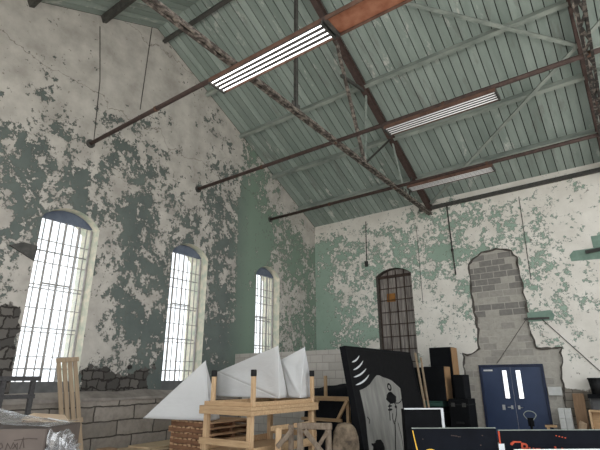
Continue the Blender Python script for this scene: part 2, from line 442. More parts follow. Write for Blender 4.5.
# lower stone base with sloped ledge, along the left wall up to the block partition
PART_Y = 10.5
mb = MB(); D = 0.34
prof = [(0.0, 0.0), (D, 0.0), (D, 1.36), (D-0.04, 1.40), (0.0, 1.53)]
mb.prism(prof[:3] + [(0.0, 1.36)], lambda u, v, w: (u, YN + (PART_Y-YN)*w, v))
struct(mb.build('trim_1', M['stone']))
mb = MB()
N = 60
for k in range(N+1):
    y = YN + (PART_Y-YN)*k/N; j = (mnoise.noise(Vector((y*1.3, 2, 5))))*0.05
    mb.v += [(0.0, y, 1.36), (D+0.03+j*.4, y, 1.355), (D+0.01+j*.4, y, 1.41+j*.3), (0.0, y, 1.55+j)]
for k in range(N):
    o = k*4
    for q in range(4): mb.f.append([o+q, o+(q+1)%4, o+4+(q+1)%4, o+4+q]); mb.mi.append(0)
mb.f += [[0,1,2,3],[N*4+3,N*4+2,N*4+1,N*4]]; mb.mi += [0,0]
struct(mb.build('trim_2', M['ledge']))

# concrete block partition in the corner
mb = MB().box((0, PART_Y, 0), (4.45, PART_Y+0.2, 2.52)); struct(mb.build('wall_partition', M['partition']))

# far wall with the bricked-up arch, the old window and the door
def jag(loop, amp=0.035, seg=0.13):
    out = []
    for i, p in enumerate(loop):
        q = loop[(i+1) % len(loop)]; d = math.dist(p, q); n = max(1, int(d/seg))
        for k in range(n):
            t = k/n; u = p[0]+(q[0]-p[0])*t; v = p[1]+(q[1]-p[1])*t
            if v > 0.05 and not (i == 0 and k == 0):
                u += random.uniform(-amp, amp); v += random.uniform(-amp, amp)
            out.append((u, max(v, 0.02)))
    return out
archtop = [(7.61, 5.33), (7.45, 5.58), (7.15, 5.71), (6.85, 5.75), (6.55, 5.70), (6.25, 5.52), (6.04, 5.33)]
infill_hole = jag([(5.56, 0.02), (8.22, 0.02), (8.2, 1.5), (8.36, 2.62), (7.70, 2.61), (7.64, 3.0)] + archtop + [(6.08, 2.95), (6.0, 2.56), (5.54, 2.52)])
FW = (2.70, 4.08)
fw_hole = arch(FW[0], FW[1], 1.5, 5.36, 0.24)
far_outer = [(0, 0), (XE, 0), (XE, EAVE), (0, EAVE)]
wall_slab('wall_far', far_outer, [infill_hole, fw_hole], lambda u, v, w: (u, YF + 0.4*w, v), M['wall_far'], M['rim'])
# concrete blocks filling the arch (one masonry surface)
mb = MB(); DX0, DX1, DZ = 5.99, 7.78, 2.17
Y0 = YF+0.05
r = 0; z = 0.0
rng = random.Random(3)
while z < 5.75:
    off = 0.2 if r % 2 else 0.0; x = 5.2-off
    while x < 8.6:
        a, b = x+0.011, x+0.389
        if z < DZ:
            if a < DX0 < b: b = DX0
            if a < DX1 < b: a = DX1
        if not (z < DZ and a >= DX0-1e-6 and b <= DX1+1e-6) and b-a > 0.02:
            zz0, zz1 = z+0.011, z+0.189
            if z < DZ < z+0.2 and a < DX1 and b > DX0: zz0 = DZ
            if zz1-zz0 > 0.02:
                mi = 0
                if 4.3 < z < 5.5 and rng.random() < 0.72: mi = 2
                elif 3.55 < z < 3.85 and rng.random() < 0.8: mi = 2
                elif 3.2 < z < 3.35 and rng.random() < 0.5: mi = 2
                elif rng.random() < 0.4: mi = 1
                mb.box((a, Y0+rng.uniform(0, .008), zz0), (b, Y0+0.19, zz1), mi)
        x += 0.4
    z += 0.2; r += 1
mb.box((5.2, Y0+0.009, 0), (DX0, Y0+0.2, 5.85), 3); mb.box((DX1, Y0+0.009, 0), (8.6, Y0+0.2, 5.85), 3); mb.box((DX0, Y0+0.009, DZ), (DX1, Y0+0.2, 5.85), 3)
struct(mb.build('wall_infill', [M['block_light'], M['block_mid'], M['block_dark'], M['mortar']]))

# dark broken masonry edge around the infill
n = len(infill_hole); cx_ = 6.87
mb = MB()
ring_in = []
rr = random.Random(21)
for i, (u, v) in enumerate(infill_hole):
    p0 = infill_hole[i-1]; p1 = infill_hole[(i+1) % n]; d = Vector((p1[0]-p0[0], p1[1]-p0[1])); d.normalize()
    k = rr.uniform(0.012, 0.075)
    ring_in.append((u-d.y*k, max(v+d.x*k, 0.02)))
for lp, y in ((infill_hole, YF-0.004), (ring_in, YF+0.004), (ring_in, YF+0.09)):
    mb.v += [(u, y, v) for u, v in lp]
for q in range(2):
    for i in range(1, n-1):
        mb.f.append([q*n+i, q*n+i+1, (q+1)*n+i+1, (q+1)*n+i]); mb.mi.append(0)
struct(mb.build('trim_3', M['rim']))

# boarded old window in the far wall
root = bpy.data.objects.new('window_4', None); COL.objects.link(root); root.location = ((FW[0]+FW[1])/2, YF+0.25, 1.5); struct(root)
def wpar(o): o.parent = root; o.location = o.location - root.location; return o
wpar(MB().prism(arch(FW[0]-.02, FW[1]+.02, 1.45, 5.36, 0.24), lambda u, v, w: (u, YF+0.27+0.06*w, v)).build('boarding', M['boarded']))
mb = MB(); a, b = FW; W = b-a
for k in (0.02, 0.27, 0.5, 0.73, 0.98): mb.bar((a+W*k, YF+0.22, 1.5), (a+W*k, YF+0.22, 5.36+(0.2 if 0.2 < k < 0.8 else 0)), 0.03, 0.04, (0,1,0))
for k in range(9): mb.bar((a, YF+0.22, 1.9+k*0.43), (b, YF+0.22, 1.9+k*0.43), 0.03, 0.03)
wpar(mb.build('muntin_grid', M['iron_old']))
wpar(MB().box((3.0, YF+0.205, 4.42), (3.32, YF+0.235, 4.72)).build('rusty_plate', M['tag_orange']))
wpar(MB().box((a, YF+0.2, 5.30), (b, YF+0.28, 5.40)).build('head_board', M['iron_old']))

# navy double door
root = bpy.data.objects.new('door_1', None); COL.objects.link(root); root.location = ((DX0+DX1)/2, YF+0.05, 0); struct(root)
mb = MB(); yb = YF+0.03
mb.box((DX0, yb-0.02, 0), (DX0+0.07, yb+0.12, DZ)).box((DX1-0.07, yb-0.02, 0), (DX1, yb+0.12, DZ)).box((DX0+0.07, yb-0.02, DZ-0.07), (DX1-0.07, yb+0.12, DZ))
wpar(mb.build('door_frame', M['navy_dark'], bevel=0.006))
xm = (DX0+DX1)/2
for s, (xa, xb) in enumerate(((DX0+0.07, xm-0.004), (xm+0.004, DX1-0.07))):
    lx0, lx1 = (xb-0.24, xb-0.11) if s == 0 else (xa+0.13, xa+0.26)
    lz0, lz1 = 1.22, 2.0
    lp = [(xa, 0.01), (xb, 0.01), (xb, DZ-0.069), (xa, DZ-0.069)]
    ho = [(lx0, lz0), (lx1, lz0), (lx1, lz1), (lx0, lz1)]
    mbx = MB(); fl = lp+ho
    mbx.v = [(u, yb+0.02, v) for u, v in fl] + [(u, yb+0.065, v) for u, v in fl]
    for t in tessellate_polygon([[Vector((u, v, 0)) for u, v in lp], [Vector((u, v, 0)) for u, v in ho]]):
        mbx.f.append(list(t)); mbx.f.append([8+i for i in reversed(t)]); mbx.mi += [0, 0]
    for o in (0, 4):
        for i in range(4): mbx.f.append([o+i, o+(i+1)%4, 8+o+(i+1)%4, 8+o+i]); mbx.mi.append(0)
    leaf = wpar(mbx.build('door_leaf', M['navy']))
    def lpar(o): o.parent = leaf; o.location = o.location - root.location - leaf.location; return o
    g = MB().box((lx0, yb+0.035, lz0), (lx1, yb+0.045, lz1)).build('lite', M['daylit']); g.parent = leaf; g.location = (0,0,0)
    f = MB()
    for p in ((lx0-.02, lz0-.02, lx1+.02, lz0), (lx0-.02, lz1, lx1+.02, lz1+.02), (lx0-.02, lz0, lx0, lz1), (lx1, lz0, lx1+.02, lz1)):
        f.box((p[0], yb+0.008, p[1]), (p[2], yb+0.02, p[3]))
    f = f.build('lite_frame', M['navy_dark']); f.parent = leaf
    hx = xb-0.09 if s == 0 else xa+0.09
    h = MB().box((hx-0.03, yb+0.005, 0.93), (hx+0.03, yb+0.02, 1.03)); h.tube([(hx, yb+0.02, 0.98), (hx, yb-0.04, 0.98), (hx+(-.11 if s == 0 else .11), yb-0.04, 0.98)], 0.012, 8)
    h = h.build('lever_handle', M['chrome'], leaf)
    if s == 0:
        MB().box((xb-0.36, yb+0.008, 0.90), (xb-0.28, yb+0.02, 1.04)).build('lock_plate', M['chrome'], leaf)
        MB().box((xa+0.06, yb+0.0, 1.985), (xa+0.32, yb+0.02, 2.03)).build('door_sign', M['paper'], leaf)
# roof deck of narrow boards
def deck(side):
    mb = MB(); n = int(XE/0.24)+1
    ya, yb_ = (RY, YF+0.3) if side > 0 else (YN-0.3, RY)
    for k in range(n):
        x0 = k*0.24+0.012; x1 = min((k+1)*0.24-0.012, XE+0.2); j = random.uniform(0, 0.006)
        vs = []
        for y in (ya, yb_):
            z = roof_z(y)+j; vs += [(x0, y, z), (x1, y, z), (x1, y, z+0.03), (x0, y, z+0.03)]
        mb.add(vs, [(0,1,2,3),(4,7,6,5),(0,4,5,1),(1,5,6,2),(2,6,7,3),(3,7,4,0)], 0)
    vs = []
    for y in (ya, yb_):
        z = roof_z(y); vs += [(-0.8, y, z+0.03), (XE+.2, y, z+0.03), (XE+.2, y, z+0.15), (-0.8, y, z+0.15)]
    mb.add(vs, [(0,1,2,3),(4,7,6,5),(0,4,5,1),(1,5,6,2),(2,6,7,3),(3,7,4,0)], 1)
    return mb.build('ceiling', [M['roof'], M['roof_dark']])
struct(deck(1)); struct(deck(-1))

struct(MB().box((-0.8, YN, -0.15), (XE, YF+0.4, 0)).build('floor', M['floor']))
struct(MB().box((-60, -60, -0.35), (70, 80, -0.16)).build('ground', M['ground']))

# ------------------------------------------------------------------ roof steel
ORD = ['lowest', 'second', 'third', 'fourth', 'topmost']
PUR = [13.84, 12.18, 10.32, 8.65, 6.80]
PL = ['long green steel purlin nearest the far wall, just above the lowest pipe',
      'long green steel purlin second up from the far wall eave',
      'long green steel purlin halfway up the roof slope, crossed by flat braces',
      'long green steel purlin fourth up, passing above the brightest tube light',
      'long dark steel purlin just below the ridge on the far slope',
      'dark purlin on the near slope beside the ridge, at the top left',
      'dark purlin on the near slope, second down from the ridge']
for k, y in enumerate(PUR + [4.75, 3.0]):
    z = roof_z(y) - 0.004; mb = MB(); s = 1 if y > RY else -1
    up = Vector((0, SL*s, 1)).normalized(); al = Vector((0, 1, -SL*s)).normalized()
    c = Vector((0, y, z))
    def br(o_al, o_up, w, h):
        p = c + al*o_al - up*o_up; mb.bar((0, p.y, p.z), (XE, p.y, p.z), w, h, up)
    br(0, 0.095, 0.03, 0.19); br(0.05, 0.012, 0.1, 0.022); br(0.05, 0.178, 0.1, 0.022)
    o = mb.build('roof_purlin', M['steel_dark'] if k >= 4 else M['steel_grey'], origin=(8, y, z-0.1))
    tag(o, PL[k], 'purlin', 'roof purlins')

BC = 7.36
def truss(X, label):
    r = thing('roof_truss', label, 'roof truss', (X, RY, BC), 0, 'steel roof trusses')
    def L(x, y, z): return (x, y-RY, z-BC)
    def m(y): return 2*RY-y
    tc = lambda y: roof_z(y)-0.29
    for s in (1, -1):
        g = (lambda y: y) if s > 0 else m
        ya = 15.0
        q = MB(); q.bar(L(0, g(ya), tc(ya)), L(0, RY, tc(RY)), 0.03, 0.2); q.bar(L(0, g(ya), tc(ya)+0.09), L(0, RY, tc(RY)+0.09), 0.2, 0.025); q.bar(L(0, g(ya), tc(ya)-0.09), L(0, RY, tc(RY)-0.09), 0.16, 0.025)
        q.build('top_chord', M['steel_brown'], r)
        webs = [((8.72, tc(8.72)), (10.07, BC), 'flaky', 0.09), ((8.95, 9.55), (10.35, tc(10.35)), 'steel_dark', 0.08),
                ((10.4, tc(10.4)), (10.07, BC), 'steel_grey', 0.06), ((10.07, BC), (12.0, tc(12.0)), 'black_pipe', 0.05),
                ((12.05, tc(12.05)), (12.75, BC), 'steel_grey', 0.05), ((13.1, BC), (13.5, tc(13.5)), 'steel_dark', 0.05)]
        for (a, b, mm, w) in webs:
            MB().bar(L(0, g(a[0]), a[1]), L(0, g(b[0]), b[1]), w, w*0.8, (1,0,0)).build('web_member', M[mm], r)
    MB().bar(L(0, 6.88, BC), L(0, 6.9, tc(6.9)), 0.08, 0.07, (1,0,0)).build('web_member', M['steel_dark'], r)
    q = MB()
    for dx in (-0.04, 0.04):
        q.bar(L(dx, 15.0, BC), L(dx, -2.0, BC), 0.018, 0.10); q.bar(L(dx*1.4, 15.0, BC-0.045), L(dx*1.4, -2.0, BC-0.045), 0.045, 0.016)
    n = 44
    for k in range(n):
        y0 = -2+17*k/n; y1 = -2+17*(k+1)/n; sx = 0.04 if k % 2 else -0.06
        q.bar(L(-sx, y0, BC-0.045), L(sx, y1, BC-0.045), 0.05, 0.01)
    q.build('bottom_chord', M['flaky' if X < 8 else 'flaky_dark'], r)
    for y, z in ((10.07, BC), (12.75, BC), (6.88, BC), (2.93, BC)):
        MB().box(L(-0.012, y-0.14, z-0.02), L(0.012, y+0.14, z+0.2)).build('gusset_plate', M['steel_dark'], r)
    return r
truss(5.0, 'brown steel roof truss crossing mid picture with flaking bottom chord, left of the other')
truss(10.38, 'heavy dark steel roof truss at the right edge, nearly overhead')

braces = [((5.1, 7.25), (10.3, 11.25), 'flat steel roof brace rising to the left across the upper right roof'),
          ((10.3, 11.25), (5.1, 14.85), 'thin steel roof brace slanting down behind the middle pipe to the truss foot'),
          ((10.5, 11.15), (15.5, 7.25), 'short steel roof brace in the top right corner, rising beyond the heavy truss'),
          ((10.5, 11.35), (15.5, 14.85), 'steel roof brace right of the heavy truss, sloping down to the right')]
for (a, b, lab) in braces:
    za, zb_ = roof_z(a[1])-0.24, roof_z(b[1])-0.24
    o = MB().bar((a[0], a[1], za), (b[0], b[1], zb_), 0.09, 0.05, (0, 0.44, 0.9)).build('roof_brace', M['steel_grey'], origin=((a[0]+b[0])/2, (a[1]+b[1])/2, (za+zb_)/2))
    tag(o, lab, 'brace', 'roof braces')

PIPES = [(5.02, 'long rusty pipe nearest the camera, running from the left wall past the bright tube light'),
         (8.55, 'long brown pipe in the middle, carrying the tube light in the centre of the roof'),
         (12.05, 'long brown pipe farthest back, carrying the small tube light near the far wall')]
for y, lab in PIPES:
    r = thing('overhead_pipe', lab, 'pipe', (0, y, BC), 0, 'overhead pipes')
    MB().tube([(0.0, 0, 0), (XE, 0, 0)], 0.05, 12).build('pipe', M['steel_brown'], r, smooth=True)
    MB().tube([(0.0, 0, 0), (0.035, 0, 0)], 0.11, 16).build('wall_flange', M['steel_dark'], r)
    for x in (2.6, 5.0, 7.7, 10.38):
        MB().tube([(x-.03, 0, 0), (x+.03, 0, 0)], 0.062, 12).build('coupling', M['rust'], r)

def fixture(x0, x1, y, z, w, tube, label, unlit=False):
    r = thing('tube_light', label, 'light', ((x0+x1)/2, y, z), 0, 'hanging tube lights'); h = (x1-x0)/2
    hb = MB().box((-h, -w/2, 0.03), (h, w/2, 0.05)); hb.box((-h, -w/2-.012, -0.03), (h, -w/2, 0.05)); hb.box((-h, w/2, -0.03), (h, w/2+.012, 0.05)); hb.box((-h, -0.09, 0.05), (h, 0.09, 0.1))
    hb.build('housing', M['rust'], r)
    MB().box((-h+.02, -w/2+.01, 0.018), (h-.02, w/2-.01, 0.029)).build('reflector', M['reflector'] if tube else M['rust_plate'], r)
    for e in (-1, 1): MB().box((e*h-.02, -w/2, -0.05), (e*h+.02, w/2, 0.03)).build('end_cap', M['steel_dark'], r)
    for k in range(4 if tube else 0):
        yy = (-0.36+0.24*k)*w
        MB().tube([(-h+.03, yy, -0.02), (h-.03, yy, -0.02)], 0.0115, 10).build('lamp_tube', M[tube], r, smooth=True)
    for e in (-0.7, 0.7): MB().tube([(e*h, 0, 0.1), (e*h, 0, BC-z-0.051)], 0.012, 6).build('hanger', M['steel_dark'], r)
    return r
fixture(4.45, 7.0, 5.05, 7.16, 0.42, 'tube_bright', 'bright four tube light glowing white at the top, under the nearest pipe')
fixture(6.38, 8.78, 8.55, 7.16, 0.36, 'tube_mid', 'dimmer four tube light in the centre of the roof under the middle pipe')
fixture(5.44, 7.85, 12.05, 7.18, 0.34, 'tube_low', 'greyish tube light close to the far wall under the farthest pipe')
fixture(7.08, 9.5, 5.05, 7.16, 0.42, None, 'rusty light tray without tubes at the top edge, end to end with the bright one')

# things fixed to the walls
o = MB().bar((4.63, YF-0.06, 7.55), (XE, YF-0.06, 7.62), 0.1, 0.12).build('eaves_beam', M['steel_dark'], origin=(10, YF-.06, 7.58)); tag(o, 'dark steel beam running along the top of the far wall under the roof', 'beam')
o = MB().tube([(5.61, YF-0.018, 7.5), (5.62, YF-0.018, 6.2), (5.64, YF-0.018, 5.05)], 0.022, 8).box((5.59, YF-.05, 5.85), (5.66, YF-.001, 5.95)).build('conduit', M['black_pipe'], origin=(5.61, YF-.025, 5.05)); tag(o, 'black vertical conduit on the far wall left of the bricked arch', 'conduit')
o = MB().tube([(7.92, YF-0.006, 7.3), (7.86, YF-0.006, 4.6)], 0.010, 6).build('cable', M['black_pipe'], origin=(7.9, YF-.012, 4.6)); tag(o, 'thin dark cable hanging down the far wall right of the bricked arch', 'cable', 'wall cables')
o = MB().tube([(4.43, YF-0.004, 7.0), (4.42, YF-0.004, 4.2)], 0.008, 6).build('cable', M['black_pipe'], origin=(4.43, YF-.012, 4.2)); tag(o, 'thin cable on the far wall just right of the boarded window', 'cable', 'wall cables')
o = MB().tube([(2.42, YF-0.012, 7.6), (2.36, YF-0.012, 5.9)], 0.016, 6).box((2.3, YF-.06, 5.8), (2.42, YF, 6.0)).build('conduit', M['black_pipe'], origin=(2.4, YF-.02, 5.8)); tag(o, 'dark conduit with a small box above and left of the boarded window', 'conduit')
o = MB().tube([(7.6, YF-0.012, 3.5), (6.54, YF-0.0, 2.2)], 0.008, 6).build('cable', M['black_pipe'], origin=(7, YF-.02, 2.8)); tag(o, 'thin cable slanting over the grey blocks down to the blue door', 'cable', 'wall cables')
o = MB().tube([(7.98, YF-0.012, 3.4), (9.3, YF-0.012, 1.75)], 0.011, 6).build('cable', M['black_pipe'], origin=(8.5, YF-.02, 2.6)); tag(o, 'thin cable slanting down the white wall to the right edge', 'cable', 'wall cables')
o = MB().tube([(0.012, 4.76, 10.8), (0.012, 5.0, 9.2), (0.012, 5.09, 7.5)], 0.010, 6).build('cable', M['black_pipe'], origin=(0.012, 5, 7.5)); tag(o, 'thin dark cable down the left wall to the nearest pipe end', 'cable', 'wall cables')
o = MB().tube([(0.012, 6.3, 12.0), (0.012, 6.25, 9.0)], 0.010, 6).build('cable', M['black_pipe'], origin=(0.012, 6.25, 9)); tag(o, 'thin dark cable hanging from the ridge down the left wall', 'cable', 'wall cables')
r = thing('wall_bracket', 'mint painted steel plate on the white wall right of the bricked arch', 'bracket', (7.95, YF, 3.5))
MB().prism([(-0.35, -0.14), (0.3, -0.14), (0.37, 0.0), (0.28, 0.16), (-0.35, 0.13)], lambda u, v, w: (u, -0.01*w, v)).build('plate', M['mint_steel'], r)
MB().bar((-0.45, -0.05, -0.05), (0.22, -0.03, -0.07), 0.05, 0.06).build('iron_bar', M['steel_dark'], r)
r = thing('wall_lamp_bracket', 'mint steel bracket with dark arm at the right edge of the far wall', 'bracket', (9.5, YF, 5.2))
MB().prism([(-0.5, -0.2), (0.5, -0.25), (0.5, 0.45), (0.1, 0.45), (0.1, 0.1), (-0.4, 0.1), (-0.52, -0.02)], lambda u, v, w: (u, -0.01*w, v)).build('plate', M['mint_steel'], r)
MB().bar((-0.1, -0.06, 0.0), (0.6, -0.2, 0.02), 0.08, 0.09).build('arm', M['steel_dark'], r)
o = MB().prism([(3.70, 4.42), (4.22, 4.2), (4.24, 4.52), (3.95, 4.54)], lambda u, v, w: (0.05*w, u, v)).build('wall_hole_wedge', M['steel_dark'], origin=(0, 4, 4.4)); tag(o, 'dark wedge standing in for a shadowed hole in the left wall beside the first window', 'wall hole')  # dark wedge added to stand for the shade inside a hole in the wall
o = MB().box((7.81, YF-0.03, 1.32), (8.15, YF, 1.55)).build('wall_panel', M['white_card'], bevel=0.004, origin=(7.98, YF, 1.32)); tag(o, 'small white panel on the block wall right of the blue door', 'panel')
o = MB().tube([(0, 6.83, 2.08), (0.06, 6.83, 2.08)], 0.05, 10).build('pipe_stub', M['black_pipe'], origin=(0, 6.83, 2.08)); tag(o, 'small black pipe stub in the left wall above the bare stone patch', 'pipe')

# ------------------------------------------------------------------ benches, pallets, tents
def tenting(name, A, Pk, B, C, label, seed, D=None):
    """peaked canvas corner: light face A-B-Pk, side face B-C-Pk, rear face C-A-Pk"""
    A, Pk, B, C = map(Vector, (A, Pk, B, C)); base = Vector(((A.x+B.x+C.x)/3, (A.y+B.y+C.y)/3, min(A.z, B.z, C.z)))
    r = thing(name, label, 'tent canopy', base, 0, 'white tent canopies')
    def face(p, q, t, nm, sag):
        n = 16; mb = MB(); idx = {}
        nrm = (q-p).cross(t-p).normalized()
        for i in range(n+1):
            for j in range(n+1-i):
                k = n-i-j; w = Vector((0,0,0)); w = (p*i + q*j + t*k)/n
                e = min(i, j, k)/n*3
                w = w + nrm*(-sag*e + 0.035*e*mnoise.noise(Vector((w.x*2.2+seed, w.y*2.2, w.z*1.7))))
                idx[(i, j)] = len(mb.v); mb.v.append(tuple(w-base))
        for i in range(n):
            for j in range(n-i):
                mb.f.append([idx[(i,j)], idx[(i+1,j)], idx[(i,j+1)]]); mb.mi.append(0)
                if i+j < n-1: mb.f.append([idx[(i+1,j)], idx[(i+1,j+1)], idx[(i,j+1)]]); mb.mi.append(0)
        o = mb.build(nm, M['tent'], r, smooth=True)
        s = o.modifiers.new('thick', 'SOLIDIFY'); s.thickness = 0.008
    if D: face(A, Vector(D), B, 'lower_panel', 0.01)
    face(A, B, Pk, 'front_panel', 0.05); face(B, C, Pk, 'side_panel', 0.03); face(C, A, Pk, 'rear_panel', 0.03)
    MB().tube([B-base, B+(Pk-B)*0.5-base, Pk-base], 0.012, 6).build('seam', M['tent'], r)
    return r
STZ = 1.07
# lower lumber table, right way up, and an identical one upturned on it
def table(label, loc, flip):
    r = thing('lumber_table', label, 'table', loc, 0, 'stacked lumber tables')
    X0, X1, Y0, Y1 = 0.12, 1.24, 0.0, 1.85
    if not flip:
        z1 = 1.22
        MB().box((X0-.06, Y0-.06, z1), (X1+.06, Y1+.06, z1+0.075)).build('tabletop', M['pine'], r, bevel=0.005)
        for (x, y) in ((X0, Y0), (X1-.09, Y0), (X0, Y1-.09), (X1-.09, Y1-.09)):
            MB().box((x, y, 0), (x+.09, y+.09, z1)).build('leg', M['pine_v'], r, bevel=0.004)
        for (a, b) in (((X0-.04, Y0-.045, .74), (X1+.02, Y0-.005, .84)), ((X0-.04, Y1+.005, .74), (X1+.02, Y1+.045, .84)), ((X0-.045, Y0, .64), (X0-.005, Y1, .74)), ((X1+.005, Y0, .64), (X1+.045, Y1, .74))):
            MB().box(a, b).build('stretcher', M['pine'], r, bevel=0.004)
        MB().box((X0, Y0, .60), (X1, Y1, .64)).build('shelf', M['pine'], r)
        for y in (0.5, 1.15): MB().box((X1+.006, y, .95), (X1+.03, y+.5, 1.03)).build('side_slat', M['pine'], r)
    else:
        MB().box((X0-.06, Y0-.06, 0), (X1+.06, Y1+.06, 0.06)).build('tabletop', M['pine'], r, bevel=0.005)
        for (a, b) in (((X0, Y0, .06), (X1, Y0+.04, .13)), ((X0, Y1-.04, .06), (X1, Y1, .13)), ((X0, Y0+.04, .06), (X0+.04, Y1-.04, .13)), ((X1-.04, Y0+.04, .06), (X1, Y1-.04, .13))):
            MB().box(a, b).build('apron', M['pine'], r, bevel=0.004)
        for (x, y) in ((X0+.13, Y0+.02), (X1-.04, Y0+.02), (X0+.13, Y1-.09), (X1-.04, Y1-.09)):
            g = MB().box((x, y, .06), (x+.065, y+.065, .58)).build('leg', M['pine_v'], r, bevel=0.004)
            MB().tube([(x+.032, y+.032, .54), (x+.032, y+.032, .65)], 0.05, 14).build('black_cap', M['rubber'], g, bevel=0.008)
    return r
table('pine lumber table standing on the floor with an open lower frame, under the upturned one', (3.48, 6.0, 0), False)
table('upturned pine table with black capped legs pointing up, on top of the other table', (3.48, 6.0, 1.297), True)

# pallets beside the tables
def pallet():
    r = thing('wood_pallet', '', 'pallet', (0,0,0), 0, 'stacked wooden pallets')
    for k in range(9): MB().box((0.005+k*0.138, 0, 0.085), (0.095+k*0.138, 1.25, 0.108)).build('deck_board', M['pallet'], r)
    for k in range(3): MB().box((0, k*0.59, 0.012), (1.2, k*0.59+0.07, 0.084)).build('bearer', M['pallet2'], r)
    for k in range(3): MB().box((0.0+k*0.54, 0, -0.0005), (0.11+k*0.54, 1.25, 0.0115)).build('bottom_board', M['pallet'], r)
    return r
pl = pallet(); names = ['bottom', 'second', 'third', 'fourth', 'fifth', 'sixth', 'seventh', 'eighth', 'ninth']
hp = 0.1095
NP = 9
STX, STY = 1.82, 6.75
for k in range(NP):
    nm = 'topmost' if k == NP-1 else ('bottom' if k == 0 else names[k] + ' from the bottom')
    lab = 'brown wooden pallet under the white canopy, %s of its stack' % nm
    p = pl if k == 0 else dup(pl, (0,0,0), lab)
    p['label'] = lab; p.location = (STX+random.uniform(-.04, .04), STY+random.uniform(-.03, .03), 0.001+hp*k)
STZ = hp*NP+0.005

tenting('tent_canopy', (1.55, 6.24, STZ+0.05), (2.74, 6.76, 2.16), (2.90, 6.82, STZ+0.02), (2.76, 7.25, STZ+0.02), 'white pointed canopy on the pallet stack, leftmost of three', 1)
tenting('tent_canopy', (2.35, 7.50, 1.95), (4.44, 7.04, 2.40), (4.46, 7.06, 1.45), (4.30, 7.55, 1.45), 'large white pointed canopy on the upturned table, middle of three', 5, (2.35, 7.50, 1.44))
tenting('tent_canopy', (4.18, 7.47, 2.16), (4.63, 7.67, 2.40), (4.66, 7.46, 1.45), (4.56, 8.08, 1.45), 'small white pointed canopy at the right end of the upturned table', 9, (4.36, 7.50, 1.45))

# trestle frame behind
r = thing('wooden_trestle', 'tan wooden trestle with slanted braces behind the tables, beside the black curtain panel', 'trestle', (3.98, 9.6, 0))
MB().box((-0.62, -0.04, 1.30), (0.56, 0.05, 1.40)).build('top_rail', M['pine'], r, bevel=0.004)
for x in (-0.18,): MB().box((x, -0.03, 1.40) if x < -.3 else (x, 0.02, 1.40), (x+.07, 0.04, 1.98) if x < -.3 else (x+.07, .07, 1.86)).build('upright', M['pine_v'], r)
for x in (-0.5, 0.45): MB().box((x, -0.04, 0), (x+.07, 0.04, 1.30)).build('leg', M['pine_v'], r)
for a, b in (((-0.30, -0.06, 1.32), (-0.52, -0.06, .88)), ((0.5, -0.06, 1.32), (0.22, -0.06, .88))): MB().bar(a, b, 0.07, 0.05, (0,1,0)).build('brace', M['pine_v'], r)
MB().box((-0.75, -0.12, .86), (0.36, -0.07, .93)).build('lower_rail', M['pine'], r)
r = thing('black_bag', 'heap of black cloth bags behind the wooden trestle', 'bag', (3.9, 10.1, 0))
mb = MB(); n = 20
for i in range(n+1):
    for j in range(n+1):
        u, v = i/n, j/n; x = -0.85+1.7*u; bulge = math.sin(PI*v)**0.6*0.30
        top = 1.66 + 0.10*mnoise.noise(Vector((x*2.2, 0, 3))) - 0.12*abs(x)
        z = top*(v*2 if v < 0.5 else (1-v)*2); y = (-1 if v < 0.5 else 1)*(0.06+0.22*(1-(z/top)**3)) + 0.05*mnoise.noise(Vector((x*3, v*5, 1)))
        mb.v.append((x, y, max(z, 0.0)))
for i in range(n):
    for j in range(n): mb.f.append([i*(n+1)+j, (i+1)*(n+1)+j, (i+1)*(n+1)+j+1, i*(n+1)+j+1]); mb.mi.append(0)
mb.build('bag_body', M['black_cloth'], r, smooth=True)

# weathered crate of rough timber with a bark slab
r = thing('rustic_crate', 'rough weathered timber crate with crossed braces in front of the tables', 'crate', (5.42, 6.66, 0), math.radians(35.8))
def stick(a, b, w, h, nm='post', up=(0,1,0), m='rustic'): MB().bar(a, b, w, h, up).build(nm, M[m], r, bevel=0.008)
stick((-0.52, 0, 0), (-0.50, 0, 1.03), 0.10, 0.09, m='pine_v'); stick((-0.29, 0.05, 0), (-0.30, 0.05, 1.07), 0.09, 0.08); stick((-0.14, 0, 0), (-0.15, 0, 1.06), 0.10, 0.09)
stick((0.32, 0, 0), (0.32, 0, 1.02), 0.09, 0.09)
stick((-0.2, -0.01, 1.06), (0.38, -0.01, 1.05), 0.08, 0.10, 'top_rail', (0,0,1))
stick((-0.08, -0.06, 1.0), (0.25, -0.06, 0.62), 0.08, 0.05, 'brace'); stick((-0.52, -0.06, 0.75), (-0.28, -0.06, 1.0), 0.08, 0.05, 'brace')
stick((-0.56, -.02, 0.62), (0.38, -.02, 0.62), 0.06, 0.09, 'lower_rail', (0,0,1)); stick((0.30, -0.05, 0.98), (0.05, -0.05, .62), 0.06, 0.05, 'brace')
for x in (-0.5, 0.32): stick((x, 0.22, 0), (x, 0.22, 1.0), 0.09, 0.09); stick((x, 0.0, 0.95), (x, .22, .95), .07, .07, 'side_rail', (0,0,1))
mb = MB(); o2 = []
n = 28; m_ = 8
for j in range(m_+1):
    for i in range(n):
        a = 2*PI*i/n; rr = 1+0.10*mnoise.noise(Vector((math.cos(a)*1.5, math.sin(a)*1.5, j*.5)))
        w = 1.0 if 0 < j < m_ else 0.92
        z = math.sin(a); x = math.cos(a)
        mb.v.append((0.60+0.22*rr*w*(abs(x)**0.7)*(1 if x > 0 else -1), -0.06+0.24*j/m_+0.02*mnoise.noise(Vector((x*4, z*4, j))), 0.54+0.54*rr*w*(abs(z)**0.6)*(1 if z > 0 else -1)))
for j in range(m_):
    for i in range(n): mb.f.append([j*n+i, j*n+(i+1)%n, (j+1)*n+(i+1)%n, (j+1)*n+i]); mb.mi.append(0)
mb.f += [list(range(n))[::-1], [m_*n+i for i in range(n)]]; mb.mi += [0,0]
